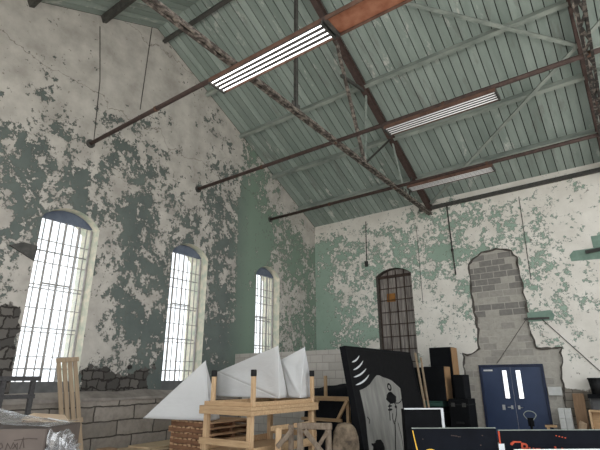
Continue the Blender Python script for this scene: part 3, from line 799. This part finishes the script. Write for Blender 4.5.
mb.v = [(x, y, max(z, 0.0)) for x, y, z in mb.v]
rm = Matrix.Translation((5.42, 6.66, 0)) @ Matrix.Rotation(math.radians(35.8), 4, 'Z')
mb.v = [tuple(rm @ Vector(p)) for p in mb.v]
o = mb.build('bark_slab', M['bark'], smooth=True, origin=tuple(rm @ Vector((0.6, 0.05, 0)))); tag(o, 'upright rough barked log slab at the right end of the rustic crate', 'log')

# ------------------------------------------------------------------ black curtain panel
PW, PH, PT = 3.3, 2.46, 0.13
panel = thing('scenic_panel', 'tall black painted panel with curtains and a grey view, leaning left of the black cases', 'stage panel', (5.74, 8.1, 0))
panel.rotation_euler = (0, math.radians(-10.0), 0)        # local +X faces the room, leans back toward -X
fr = MB().box((-PT, 0, 0), (-0.03, PW, PH)); fr.box((-0.03, 0, 0), (0, 0.06, PH)); fr.box((-0.03, PW-0.06, 0), (0, PW, PH)); fr.box((-0.03, .06, PH-.06), (0, PW-.06, PH))
fr.build('frame', M['black'], panel)
MB().box((-0.029, 0.06, 0.0), (-0.02, PW-0.06, PH-0.06)).build('painted_view', M['canvas'], panel)
def shape(loop, nm, mat, x0=-0.0195, th=0.012): return MB().prism(loop, lambda u, v, w: (x0+th*w, u, v)).build(nm, M[mat], panel)
# swagged curtain over the upper part: outline in (y along the panel, z up)
cl = [(0.06, PH-0.06), (PW-0.06, PH-0.06)]
right_leg = [(PW-0.06, 0.02), (2.02, 0.02), (2.10, 0.7), (2.13, 1.13), (2.22, 1.5)]
sw_r = [(2.24, 1.60), (2.15, 1.65), (2.02, 1.71), (1.87, 1.78), (1.68, 1.82), (1.47, 1.85), (1.30, 1.89)]
sw_l = [(1.15, 1.89), (1.05, 1.85), (0.92, 1.79), (0.76, 1.71), (0.60, 1.66), (0.42, 1.62), (0.27, 1.60)]
left_leg = [(0.29, 1.4), (0.30, 1.09), (0.24, 0.8), (0.20, 0.54), (0.16, 0.02), (0.06, 0.02)]
shape(cl + right_leg + sw_r + sw_l + left_leg, 'curtain', 'paint_black')
for (p0, p1, p2) in (((0.17, 2.14), (0.39, 2.17), (0.53, 2.28)), ((0.17, 1.99), (0.44, 2.03), (0.66, 2.18)), ((0.13, 1.85), (0.46, 1.88), (0.72, 2.02)), ((0.15, 1.70), (0.52, 1.735), (0.80, 1.90))):
    n = 12; up, dn = [], []
    for i in range(n+1):
        t = i/n; y = (1-t)**2*p0[0]+2*t*(1-t)*p1[0]+t*t*p2[0]; z = (1-t)**2*p0[1]+2*t*(1-t)*p1[1]+t*t*p2[1]
        w = 0.017*math.sin(PI*t)**0.5+0.001
        up.append((y, z+w)); dn.append((y, z-w))
    shape(up + dn[::-1], 'curtain_stripe', 'stripe', -0.0075, 0.006)
# hanging painted figure: loop, dark body, dangling limbs and tail
def ring(cy, cz, ry, rz, w, n=20):
    o_ = [(cy+ry*math.cos(2*PI*i/n), cz+rz*math.sin(2*PI*i/n)) for i in range(n+1)]
    i_ = [(cy+(ry-w)*math.cos(2*PI*i/n), cz+(rz-w)*math.sin(2*PI*i/n)) for i in range(n+1)]
    return o_ + i_[::-1]
def blob(cy, cz, ry, rz, s, n=26, amp=0.25): return [(cy+ry*(1+amp*mnoise.noise(Vector((math.cos(2*PI*i/n)*2+s, math.sin(2*PI*i/n)*2, s))))*math.cos(2*PI*i/n), cz+rz*(1+amp*mnoise.noise(Vector((math.cos(2*PI*i/n)*2, math.sin(2*PI*i/n)*2+s, s))))*math.sin(2*PI*i/n)) for i in range(n)]
def stroke(pts, w):
    up, dn = [], []
    for i, p in enumerate(pts):
        q0 = pts[max(i-1, 0)]; q1 = pts[min(i+1, len(pts)-1)]; d = Vector((q1[0]-q0[0], q1[1]-q0[1])).normalized()
        up.append((p[0]-d.y*w/2, p[1]+d.x*w/2)); dn.append((p[0]+d.y*w/2, p[1]-d.x*w/2))
    return up + dn[::-1]
for lp in (ring(1.67, 1.64, 0.10, 0.085, 0.04), blob(1.65, 1.41, 0.25, 0.115, 2.0), blob(1.66, 1.50, 0.10, 0.04, 5), stroke([(1.79, 1.30), (1.95, 1.29), (2.1, 1.32), (2.22, 1.39)], 0.02),
           blob(1.50, 1.25, 0.10, 0.02, 4), blob(1.47, 1.18, 0.11, 0.022, 6), blob(1.78, 1.22, 0.05, 0.03, 8), stroke([(1.60, 1.34), (1.46, 1.25), (1.42, 1.12), (1.36, 0.97)], 0.025), stroke([(1.56, 1.1), (1.5, 1.0), (1.52, .89)], 0.02),
           stroke([(1.72, 1.34), (1.82, 1.22), (1.74, 1.08), (1.60, 0.94)], 0.025), stroke([(1.58, 0.95), (1.50, 0.75), (1.42, 0.6), (1.31, 0.38), (1.3, 0.1)], 0.03), stroke([(1.72, 0.9), (1.74, 0.6), (1.66, 0.1)], 0.012),
           blob(0.62, 0.52, 0.24, 0.16, 11, amp=0.7), stroke([(.36, .62), (.50, .60), (.46, .40)], .04), stroke([(.40, 1.10), (.47, 1.04), (.42, 0.98)], .02)):
    shape(lp, 'painted_figure', 'paint_black', -0.0195, 0.004)

# thin poles against the panel's far end
for (a, b, lab) in (((5.68, 11.45, 0), (5.10, 12.25, 2.45), 'thin pale wooden pole leaning right beside the black curtain panel'), ((5.40, 12.35, 0), (5.05, 12.75, 2.35), 'short pale wooden strip behind the thin pole, left of the black cases')):
    o = MB().bar(a, b, 0.045, 0.03, (0,1,0)).build('wood_pole', M['slat'], origin=a); tag(o, lab, 'pole')

# ------------------------------------------------------------------ black cases by the far wall
def case(name, lab, cat, x0, x1, y0, y1, z0, z1, edge=None, rot=0, group='black cases by the door', tilt=0.0):
    r = thing(name, lab, cat, ((x0+x1)/2, (y0+y1)/2, z0), rot, group); r.rotation_euler = (0, tilt, rot)
    hx, hy, h = (x1-x0)/2, (y1-y0)/2, z1-z0
    MB().box((-hx, -hy, 0), (hx-(0.02 if edge else 0), hy, h)).build('body', M['black'], r, bevel=0.012)
    if edge: MB().box((hx-0.02, -hy+.01, 0.01), (hx, hy-.01, h-.01)).build('bare_side', M[edge], r)
    return r
YC = 13.3
def trunk(lab, x0, x1, y0, y1, z1):
    r = case('storage_chest', lab, 'chest', x0, x1, y0, y1, 0, z1)
    hx, hy = (x1-x0)/2, (y1-y0)/2
    MB().box((-hx-.008, -hy-.01, z1-.16), (hx+.008, hy, z1-.13)).build('lid_band', M['rubber'], r)
    for e in (-1, 1): MB().box((e*hx*.55-.05, -hy-.02, z1-.2), (e*hx*.55+.05, -hy-.008, z1-.1)).build('latch', M['steel_dark'], r)
    MB().box((-.1, -hy-.03, z1*.5), (.1, -hy-.008, z1*.5+.05)).build('handle', M['rubber'], r)
    return r
trunk('black chest under the green tub, left one of the two chests', 4.82, 5.40, 13.25, 13.9, 1.03)
trunk('black chest standing left of the blue door, right one of two', 5.56, 6.10, 13.2, 13.85, 1.25)
r = thing('green_tub', 'dark green plastic tub under the black cases', 'tub', (5.10, 13.56, 1.031))
MB().box((-0.27, -0.29, 0), (0.26, 0.28, 0.12)).build('tub_body', M['green_tub'], r, bevel=0.02); MB().box((-0.285, -0.31, 0.12), (0.275, 0.3, 0.15)).build('tub_lid', M['green_tub'], r, bevel=0.01)
case('black_case', 'lower black case with one bare wooden side, on the green tub', 'case', 4.90, 5.52, 13.27, 13.75, 1.182, 2.11, 'tan_wood', 0)
case('black_case', 'tallest black case with bare wooden side, standing behind the others by the far wall', 'case', 4.84, 5.53, 14.02, 14.55, 0, 2.68, 'tan_wood', 0)
case('black_case', 'narrow black case on the right chest, nearest the blue door', 'case', 5.74, 6.02, 13.25, 13.8, 1.251, 1.88, None, 0)
r = thing('dark_board', 'tall black board behind the thin pole, left of the black cases', 'board', (4.68, 13.6, 0)); MB().box((-0.35, -0.03, 0), (0.06, 0.03, 2.1)).build('panel', M['black'], r); MB().box((.06, -.03, 0), (.09, .03, 2.1)).build('edge_strip', M['brown_wood'], r)
r = thing('black_screen', 'black panel with white top and side edges in front of the chests', 'panel', (6.57, 8.69, 0), math.radians(35.8))
MB().box((-0.32, 0, 0), (0.36, 0.28, 1.24)).build('body', M['black'], r, bevel=0.006); MB().box((-0.32, -0.004, 1.241), (0.36, 0.02, 1.265)).build('top_edge', M['white_edge'], r); MB().box((0.362, -0.004, 0.2), (0.41, 0.03, 1.262)).build('side_edge', M['white_edge'], r)

# ------------------------------------------------------------------ signs at the bottom
def signboard(name, lab, x0, y0, w, h, edge_mat):
    r = thing(name, lab, 'sign', (x0, y0, 0), math.radians(35.8), 'black signboards')
    MB().prism([(0.0, 0.0), (w, 0.0), (w, h-0.02), (w-0.01, h), (0.0, h)], lambda u, v, q: (u, 0.03*q, v)).build('board', M['black_sat'], r, bevel=0.003)
    MB().box((0, -0.002, h), (w, 0.032, h+0.008)).build('top_edge', M['steel_grey'], r)
    for x in (0.06, w-0.12): MB().bar((x, 0.035, h*0.85), (x, 0.45, 0.03), 0.06, 0.03, (1,0,0)).build('prop_leg', M['dark_timber'], r)
    return r
s1 = signboard('sign_board', 'black signboard with a curved yellow edge, left of the lettered one', 7.63, 5.70, 1.03, 1.21, 'yellow')
MB().prism([(0.0, 1.19), (0.012, 1.19), (0.03, 1.08), (0.065, 0.9), (0.05, 0.9), (0.018, 1.08)], lambda u, v, q: (u, -0.004*q, v)).build('yellow_edge', M['yellow'], s1)
MB().prism(blob(0.20, 0.95, 0.06, 0.035, 3), lambda u, v, q: (u, -0.004*q, v)).build('painted_motif', M['yellow'], s1)
MB().prism(blob(0.13, 0.935, 0.05, 0.025, 5), lambda u, v, q: (u, -0.004*q-0.004, v)).build('painted_motif', M['white_edge'], s1)
rg = random.Random(5)
for k in range(9):
    u, v = (0.48+0.02*k, 1.13-0.004*k+rg.uniform(-.008, .008)) if k < 6 else (rg.uniform(.1, .9), rg.uniform(1.0, 1.2))
    MB().prism(blob(u, v, 0.008, 0.006, k, 8), lambda a, b, q: (a, -0.003*q, b)).build('paint_splash', M['steel_brown'], s1)
s2 = signboard('sign_board', 'black signboard with orange Pumpkin lettering at the bottom right', 8.49, 6.30, 1.45, 1.185, 'orange')
MB().box((-0.006, -0.004, 0.98), (0.014, 0.0, 1.18)).build('orange_edge', M['orange'], s2)
MB().box((-0.02, -0.008, 0.78), (0.05, -0.004, 1.04)).build('white_tape', M['white_edge'], s2)
for k in range(4): MB().prism(blob(0.70+0.035*k, 1.125-0.008*k, 0.010, 0.007, k+3, 8), lambda a, b, q: (a, -0.003*q, b)).build('paint_splash', M['orange'], s2)
cu = bpy.data.curves.new('lettering', 'FONT'); cu.body = 'Pumpkin'; cu.size = 0.175; cu.extrude = 0.002; cu.offset = 0.003
to = bpy.data.objects.new('tmp_text', cu); COL.objects.link(to)
bpy.context.view_layer.update()
me = bpy.data.meshes.new_from_object(to.evaluated_get(bpy.context.evaluated_depsgraph_get()))
COL.objects.unlink(to); bpy.data.objects.remove(to)
me.materials.clear(); me.materials.append(M['orange'])
lt = bpy.data.objects.new('lettering', me); COL.objects.link(lt); lt.parent = s2; lt.location = (0.235, -0.004, 0.93); lt.rotation_euler = (PI/2, math.radians(6), 0)
MB().prism([(0.13, 1.05), (0.17, 1.07), (0.26, 1.065), (0.26, 1.05), (0.18, 1.05), (0.145, 1.02), (0.125, 1.03)], lambda u, v, q: (u, -0.004*q, v)).build('letter_flourish', M['orange'], s2)
r = thing('white_board', 'white board propped against the foot of the lettered sign', 'board', (8.66, 6.20, 0), math.radians(36.3)); MB().box((0, -0.02, 0), (1.02, 0.0, 1.005)).build('panel', M['white_edge'], r, bevel=0.004)

# hand truck in front of the door
r = thing('hand_truck', 'black hand truck with a pale loop handle in front of the blue door', 'hand truck', (7.50, 13.6, 0))
pts = [(0.13*math.cos(a)*(1.0 if math.sin(a) > 0 else 0.9+0.1*math.cos(a)**2), 0, 0.88+0.10*math.sin(a)*(1.0 if math.sin(a) > 0 else 1.5)) for a in [2*PI*i/24 - PI/2 for i in range(25)]]
pts = [(x*1.12*(0.55+0.45*min(1,(z-0.73)/0.15)), y, z) for x, y, z in pts]
MB().tube(pts, 0.010, 8, cap=False).build('loop_handle', M['steel_grey'], r, smooth=True)
MB().tube([(0, 0, 0.77), (0, 0, 0.1)], 0.032, 10).build('post', M['black'], r); MB().box((-.07, -.02, .62), (.07, .03, .82)).build('handle_plate', M['black'], r)
MB().box((-0.2, -0.28, 0.0), (0.2, 0.02, 0.02)).build('toe_plate', M['steel_dark'], r)
for e in (-1, 1): MB().tube([(e*.16, .08, .12), (e*.22, .08, .12)], 0.12, 18).build('wheel', M['rubber'], r)
MB().tube([(-.2, .08, .12), (.2, .08, .12)], 0.02, 8).build('axle', M['steel_dark'], r); MB().bar((0, 0, .14), (0, .08, .12), .05, .05).build('axle_bracket', M['steel_dark'], r)

# right-hand clutter
rowl = ['bottom', 'second from the bottom', 'third from the bottom', 'top']
for k in range(4):
    for c_ in range(2):
        o = MB().box((0, 0, 0), (0.145, 0.2, 0.252)).build('white_block', M['white_card'], bevel=0.008)
        o.location = (8.02+c_*0.152, 14.6, 0.002+k*0.254); tag(o, 'white block right of the blue door, %s row, %s of the pair' % (rowl[k], ('left', 'right')[c_]), 'block', 'white blocks by the door')
o = MB().bar((7.66, 14.55, 0.56), (7.94, 14.55, 0.57), 0.05, 0.06).box((7.7, 14.5, 0), (7.76, 14.56, .54)).build('wood_plank', M['pine'], origin=(7.8, 14.55, 0)); tag(o, 'short tan plank on a block left of the white blocks', 'plank')
r = thing('brown_board', 'tall brown board leaning on the far wall right of the white blocks', 'board', (8.53, 14.62, 0)); r.rotation_euler = (math.radians(-8), 0, 0)
MB().box((-0.13, 0, 0), (0.14, 0.05, 1.40)).build('panel', M['brown_wood'], r, bevel=0.004)
o = MB().tube([(8.52, 14.45, 0.0), (8.52, 14.45, .25), (8.53, 14.44, .5), (8.56, 14.44, .66), (8.50, 14.45, .72)], [0.10, 0.11, 0.09, 0.10, 0.03], 9).build('paper_sack', M['card_in'], origin=(8.52, 14.45, 0)); tag(o, 'small crumpled tan sack at the foot of the brown board', 'sack')
r = thing('dark_shelf', 'dark shelf unit holding the black bucket at the right edge', 'shelf', (9.2, 14.72, 0))
MB().box((-0.42, -0.2, 1.28), (0.6, 0.2, 1.38)).build('shelf_board', M['black'], r); MB().box((-0.42, 0.1, 0), (0.6, 0.2, 1.28)).build('back_panel', M['sash'], r)
for x in (-0.40, 0.55): MB().box((x, -0.18, 0), (x+.05, -0.1, 1.28)).build('leg', M['dark_timber'], r)
r = thing('black_bucket', 'black plastic bucket on the dark shelf at the right edge', 'bucket', (9.04, 14.70, 1.381))
MB().tube([(0, 0, 0), (0, 0, 0.38)], [0.16, 0.20], 22).build('bucket_body', M['rubber'], r, smooth=True); MB().tube([(0, 0, 0.36), (0, 0, 0.40)], 0.215, 22).build('rim', M['rubber'], r)
r = thing('wooden_box', 'tan open wooden box below the dark shelf at the right edge', 'box', (9.02, 14.1, 0))
MB().box((-0.2, 0.16, 0.3), (0.3, 0.18, 1.02)).build('back_panel', M['pine'], r)
for (a, b) in (((-0.24, -0.1, .3), (-.2, .18, 1.02)), ((.3, -.1, .3), (.34, .18, 1.02))): MB().box(a, b).build('side_panel', M['pine_v'], r)
for z in (.3, .98): MB().box((-.2, -.1, z), (.3, .16, z+.04)).build('panel', M['pine'], r)
for (x, y) in ((-.24, -.1), (.3, -.1), (-.24, .14), (.3, .14)): MB().box((x, y, 0), (x+.04, y+.04, .3)).build('leg', M['pine_v'], r)
MB().prism([(-0.1, .34), (.3, .34), (.3, .78)], lambda u, v, w: (u, 0.02+0.03*w, v)).build('brace_panel', M['brown_wood'], r)

# ------------------------------------------------------------------ left foreground
rz = math.radians(35.8)
r = thing('cardboard_box', 'large grey brown cardboard box with faded handwriting, in the bottom left corner', 'box', (5.08, 2.52, 0), rz)
# local +x runs to the right, the written face looks along -y; the box's right front edge is the origin
MB().box((-1.3, 0, 0), (0, 0.75, 1.33)).build('carton', M['card'], r, bevel=0.01)
for pts in ([(-0.570, 1.250), (-0.470, 1.259)], [(-0.520, 1.255), (-0.540, 1.140)], [(-0.470, 1.182), (-0.430, 1.200), (-0.410, 1.165), (-0.450, 1.140), (-0.480, 1.174)], [(-0.380, 1.140), (-0.370, 1.200), (-0.330, 1.148), (-0.310, 1.208)], [(-0.300, 1.191), (-0.260, 1.140), (-0.270, 1.200), (-0.310, 1.148)], [(-0.240, 1.148), (-0.220, 1.250), (-0.200, 1.157)], [(-0.310, 1.225), (-0.170, 1.242), (-0.080, 1.238)]):
    MB().prism(stroke(pts, 0.009), lambda u, v, w: (u, -0.003*w, v)).build('handwriting', M['ink'], r)
# clear film over and beside the box
mb = MB(); nu, nv = 34, 26
for i in range(nu+1):
    for j in range(nv+1):
        u, v = i/nu, j/nv
        x = -1.3+1.32*u; y = -0.01+0.74*v
        z = 1.342 + 0.36*max(0.0, (0.86-u))*math.sin(PI*min(1, v*0.9+0.12)) + 0.06*abs(mnoise.noise(Vector((x*2.5, y*2.5, 1)))) + 0.02*abs(mnoise.noise(Vector((x*7, y*7, 4))))
        mb.v.append((x, y, z))
for i in range(nu):
    for j in range(nv): mb.f.append([i*(nv+1)+j, (i+1)*(nv+1)+j, (i+1)*(nv+1)+j+1, i*(nv+1)+j+1]); mb.mi.append(0)
fl = thing('plastic_film', 'crumpled clear plastic film draped over the big cardboard box', 'plastic film', (5.08, 2.52, 0), rz)
mb.build('sheet', M['film'], fl)
mb = MB(); rg = random.Random(9)
n = 26; m_ = 20
for i in range(n+1):
    for j in range(m_+1):
        a = PI*1.0*i/n; t = j/m_
        q = Vector((math.cos(a)*2, math.sin(a)*2, t*2.5))
        rr = (0.05+0.15*t) * (1+0.6*mnoise.noise(q*1.6)+0.35*mnoise.noise(q*4))
        mb.v.append((0.14+rr*math.cos(a)*0.9, 0.02+0.12*mnoise.noise(q*2.5)+0.1*math.sin(a)*t, 1.05+0.06*t+rr*math.sin(a)*0.85))
for i in range(n):
    for j in range(m_): mb.f.append([i*(m_+1)+j, (i+1)*(m_+1)+j, (i+1)*(m_+1)+j+1, i*(m_+1)+j+1]); mb.mi.append(0)
mb.build('gathered_end', M['film'], fl)
mb = MB()
for i in range(21):
    for j in range(11):
        u, v = i/20, j/10; mb.v.append((0.012+0.25*v+0.03*mnoise.noise(Vector((u*5, v*5, 2))), 0.05+0.1*mnoise.noise(Vector((u*6, v*6, 7))), 1.33-1.3*u-0.18*v*(1-u)))
for i in range(20):
    for j in range(10): mb.f.append([i*11+j, (i+1)*11+j, (i+1)*11+j+1, i*11+j+1]); mb.mi.append(0)
mb.build('hanging_side', M['film'], fl)

r = thing('open_carton', 'brown cardboard carton with a pale open flap behind the plastic film', 'box', (4.06, 3.0, 0), rz)
MB().box((-0.30, 0.02, 0), (0.09, 0.4, 1.32)).build('carton', M['card_brown'], r)
MB().prism([(-0.33, 0.0), (0.30, -0.02), (0.02, 0.36), (-0.36, 0.30)], lambda u, v, w: (u+.02, 0.02+v, 1.335-0.10*(u+.3)*0.9+0.14*v+0.012*w)).build('flap', M['card_in'], r)
mb = MB(); mb.bar((-0.02, 0.1, 1.35), (0.24, 0.06, 1.31), 0.03, 0.006); mb.build('tape', M['paper'], r)

r = thing('dark_rack', 'dark grey timber rack in front of the first window at the left edge', 'rack', (1.0, 3.3, 0))
for y in (0.36, 0.86): MB().box((-0.04, y, 0), (0.04, y+.07, 1.80)).build('post', M['dark_timber'], r)
MB().box((-0.05, -0.1, 1.78), (0.05, 1.0, 1.86)).build('rail', M['dark_timber'], r); MB().box((-0.05, -0.1, 1.48), (0.05, 0.95, 1.55)).build('rail', M['dark_timber'], r)
MB().box((-0.05, -0.1, 0.9), (0.05, 0.95, 0.97)).build('rail', M['dark_timber'], r)

r = thing('slatted_panel', 'pale slatted wooden panel leaning against the ledge between the first two windows', 'slatted panel', (0.95, 5.06, 0)); r.rotation_euler = (math.radians(5), math.radians(-14.5), 0)
for k in range(4): MB().box((-0.012, k*0.117, 0.0 if k else .85), (0.012, k*0.117+0.082, 2.27)).build('slat', M['slat'], r)
for z in (2.20, 0.98): MB().box((0.012, -0.02, z), (0.035, 0.455, z+.09)).build('cross_rail', M['slat'], r)

o = MB().box((0, 0, 0), (0.3, 0.3, 0.5)).build('small_crate', M['brown_wood'], bevel=0.008); o.location = (0.98, 5.62, 0); tag(o, 'small brown wooden crate at the foot of the leaning slatted panel', 'crate')
for k, (x0, y0, w, l, rot, lab) in enumerate(((0.45, 6.4, 0.8, 2.0, 3, 'plywood sheet on the low pile by the stone base, bottom one'), (0.42, 6.2, 0.75, 1.9, -6, 'pale plywood sheet by the stone base, middle of its pile'), (0.5, 6.7, 0.7, 1.5, 4, 'pale plywood sheet topmost on the low pile by the stone base'))):
    o = MB().box((0, 0, 0), (w, l, 0.035)).build('plywood_sheet', M['ply'], bevel=0.003); o.location = (x0, y0, 0.30+0.037*k); o.rotation_euler = (0, 0, math.radians(rot)); tag(o, lab, 'plywood sheet', 'plywood sheets by the stone base')
for k, (y, lab) in enumerate(((6.6, 'dark timber bearer under the plywood pile, nearer the camera'), (8.0, 'dark timber bearer under the plywood pile, farther from the camera'))):
    o = MB().box((0, 0, 0), (0.75, 0.15, 0.299)).build('timber_bearer', M['dark_timber'], bevel=0.005); o.location = (0.45, y, 0); tag(o, lab, 'bearer', 'plywood bearers')

# door children were authored in world coordinates: shift grandchildren into the leaf's frame
bpy.context.view_layer.update()
dr = bpy.data.objects['door_1']
for leaf in dr.children:
    for g in leaf.children:
        g.matrix_parent_inverse = Matrix.Identity(4); g.location = (0, 0, 0)

# ------------------------------------------------------------------ light, camera
w = bpy.data.worlds.new('overcast'); S.world = w; w.use_nodes = True
bg = w.node_tree.nodes['Background']; bg.inputs[0].default_value = (0.93, 0.97, 1.0, 1); bg.inputs[1].default_value = 1.6

sl = bpy.data.lights.new('sun', 'SUN'); so = bpy.data.objects.new('sun', sl); COL.objects.link(so)
sl.energy = 4.0; sl.angle = math.radians(3); sl.color = (1.0, 0.98, 0.97)
so.rotation_euler = Vector((0.0, 0.42, -0.907)).to_track_quat('-Z', 'Y').to_euler()
cam = bpy.data.cameras.new('camera'); co = bpy.data.objects.new('camera', cam); COL.objects.link(co)
cam.sensor_width = 36; cam.sensor_fit = 'HORIZONTAL'; cam.lens = 36*450/600; cam.clip_start = 0.05
pi_, yaw, ro = math.radians(18.83), math.radians(35.82), math.radians(-0.27)
F = Vector((-math.sin(yaw)*math.cos(pi_), math.cos(yaw)*math.cos(pi_), math.sin(pi_)))
R0 = Vector((math.cos(yaw), math.sin(yaw), 0)); U0 = R0.cross(F)
R1 = R0*math.cos(ro)+U0*math.sin(ro); U1 = U0*math.cos(ro)-R0*math.sin(ro)
mt = Matrix((R1, U1, -F)).transposed().to_4x4(); mt.translation = (10.062, 0, 1.8); co.matrix_world = mt
S.camera = co
S.view_settings.view_transform = 'Standard'; S.view_settings.look = 'None'; S.view_settings.gamma = 1; S.view_settings.use_curve_mapping = False
S.view_settings.exposure = 0.6
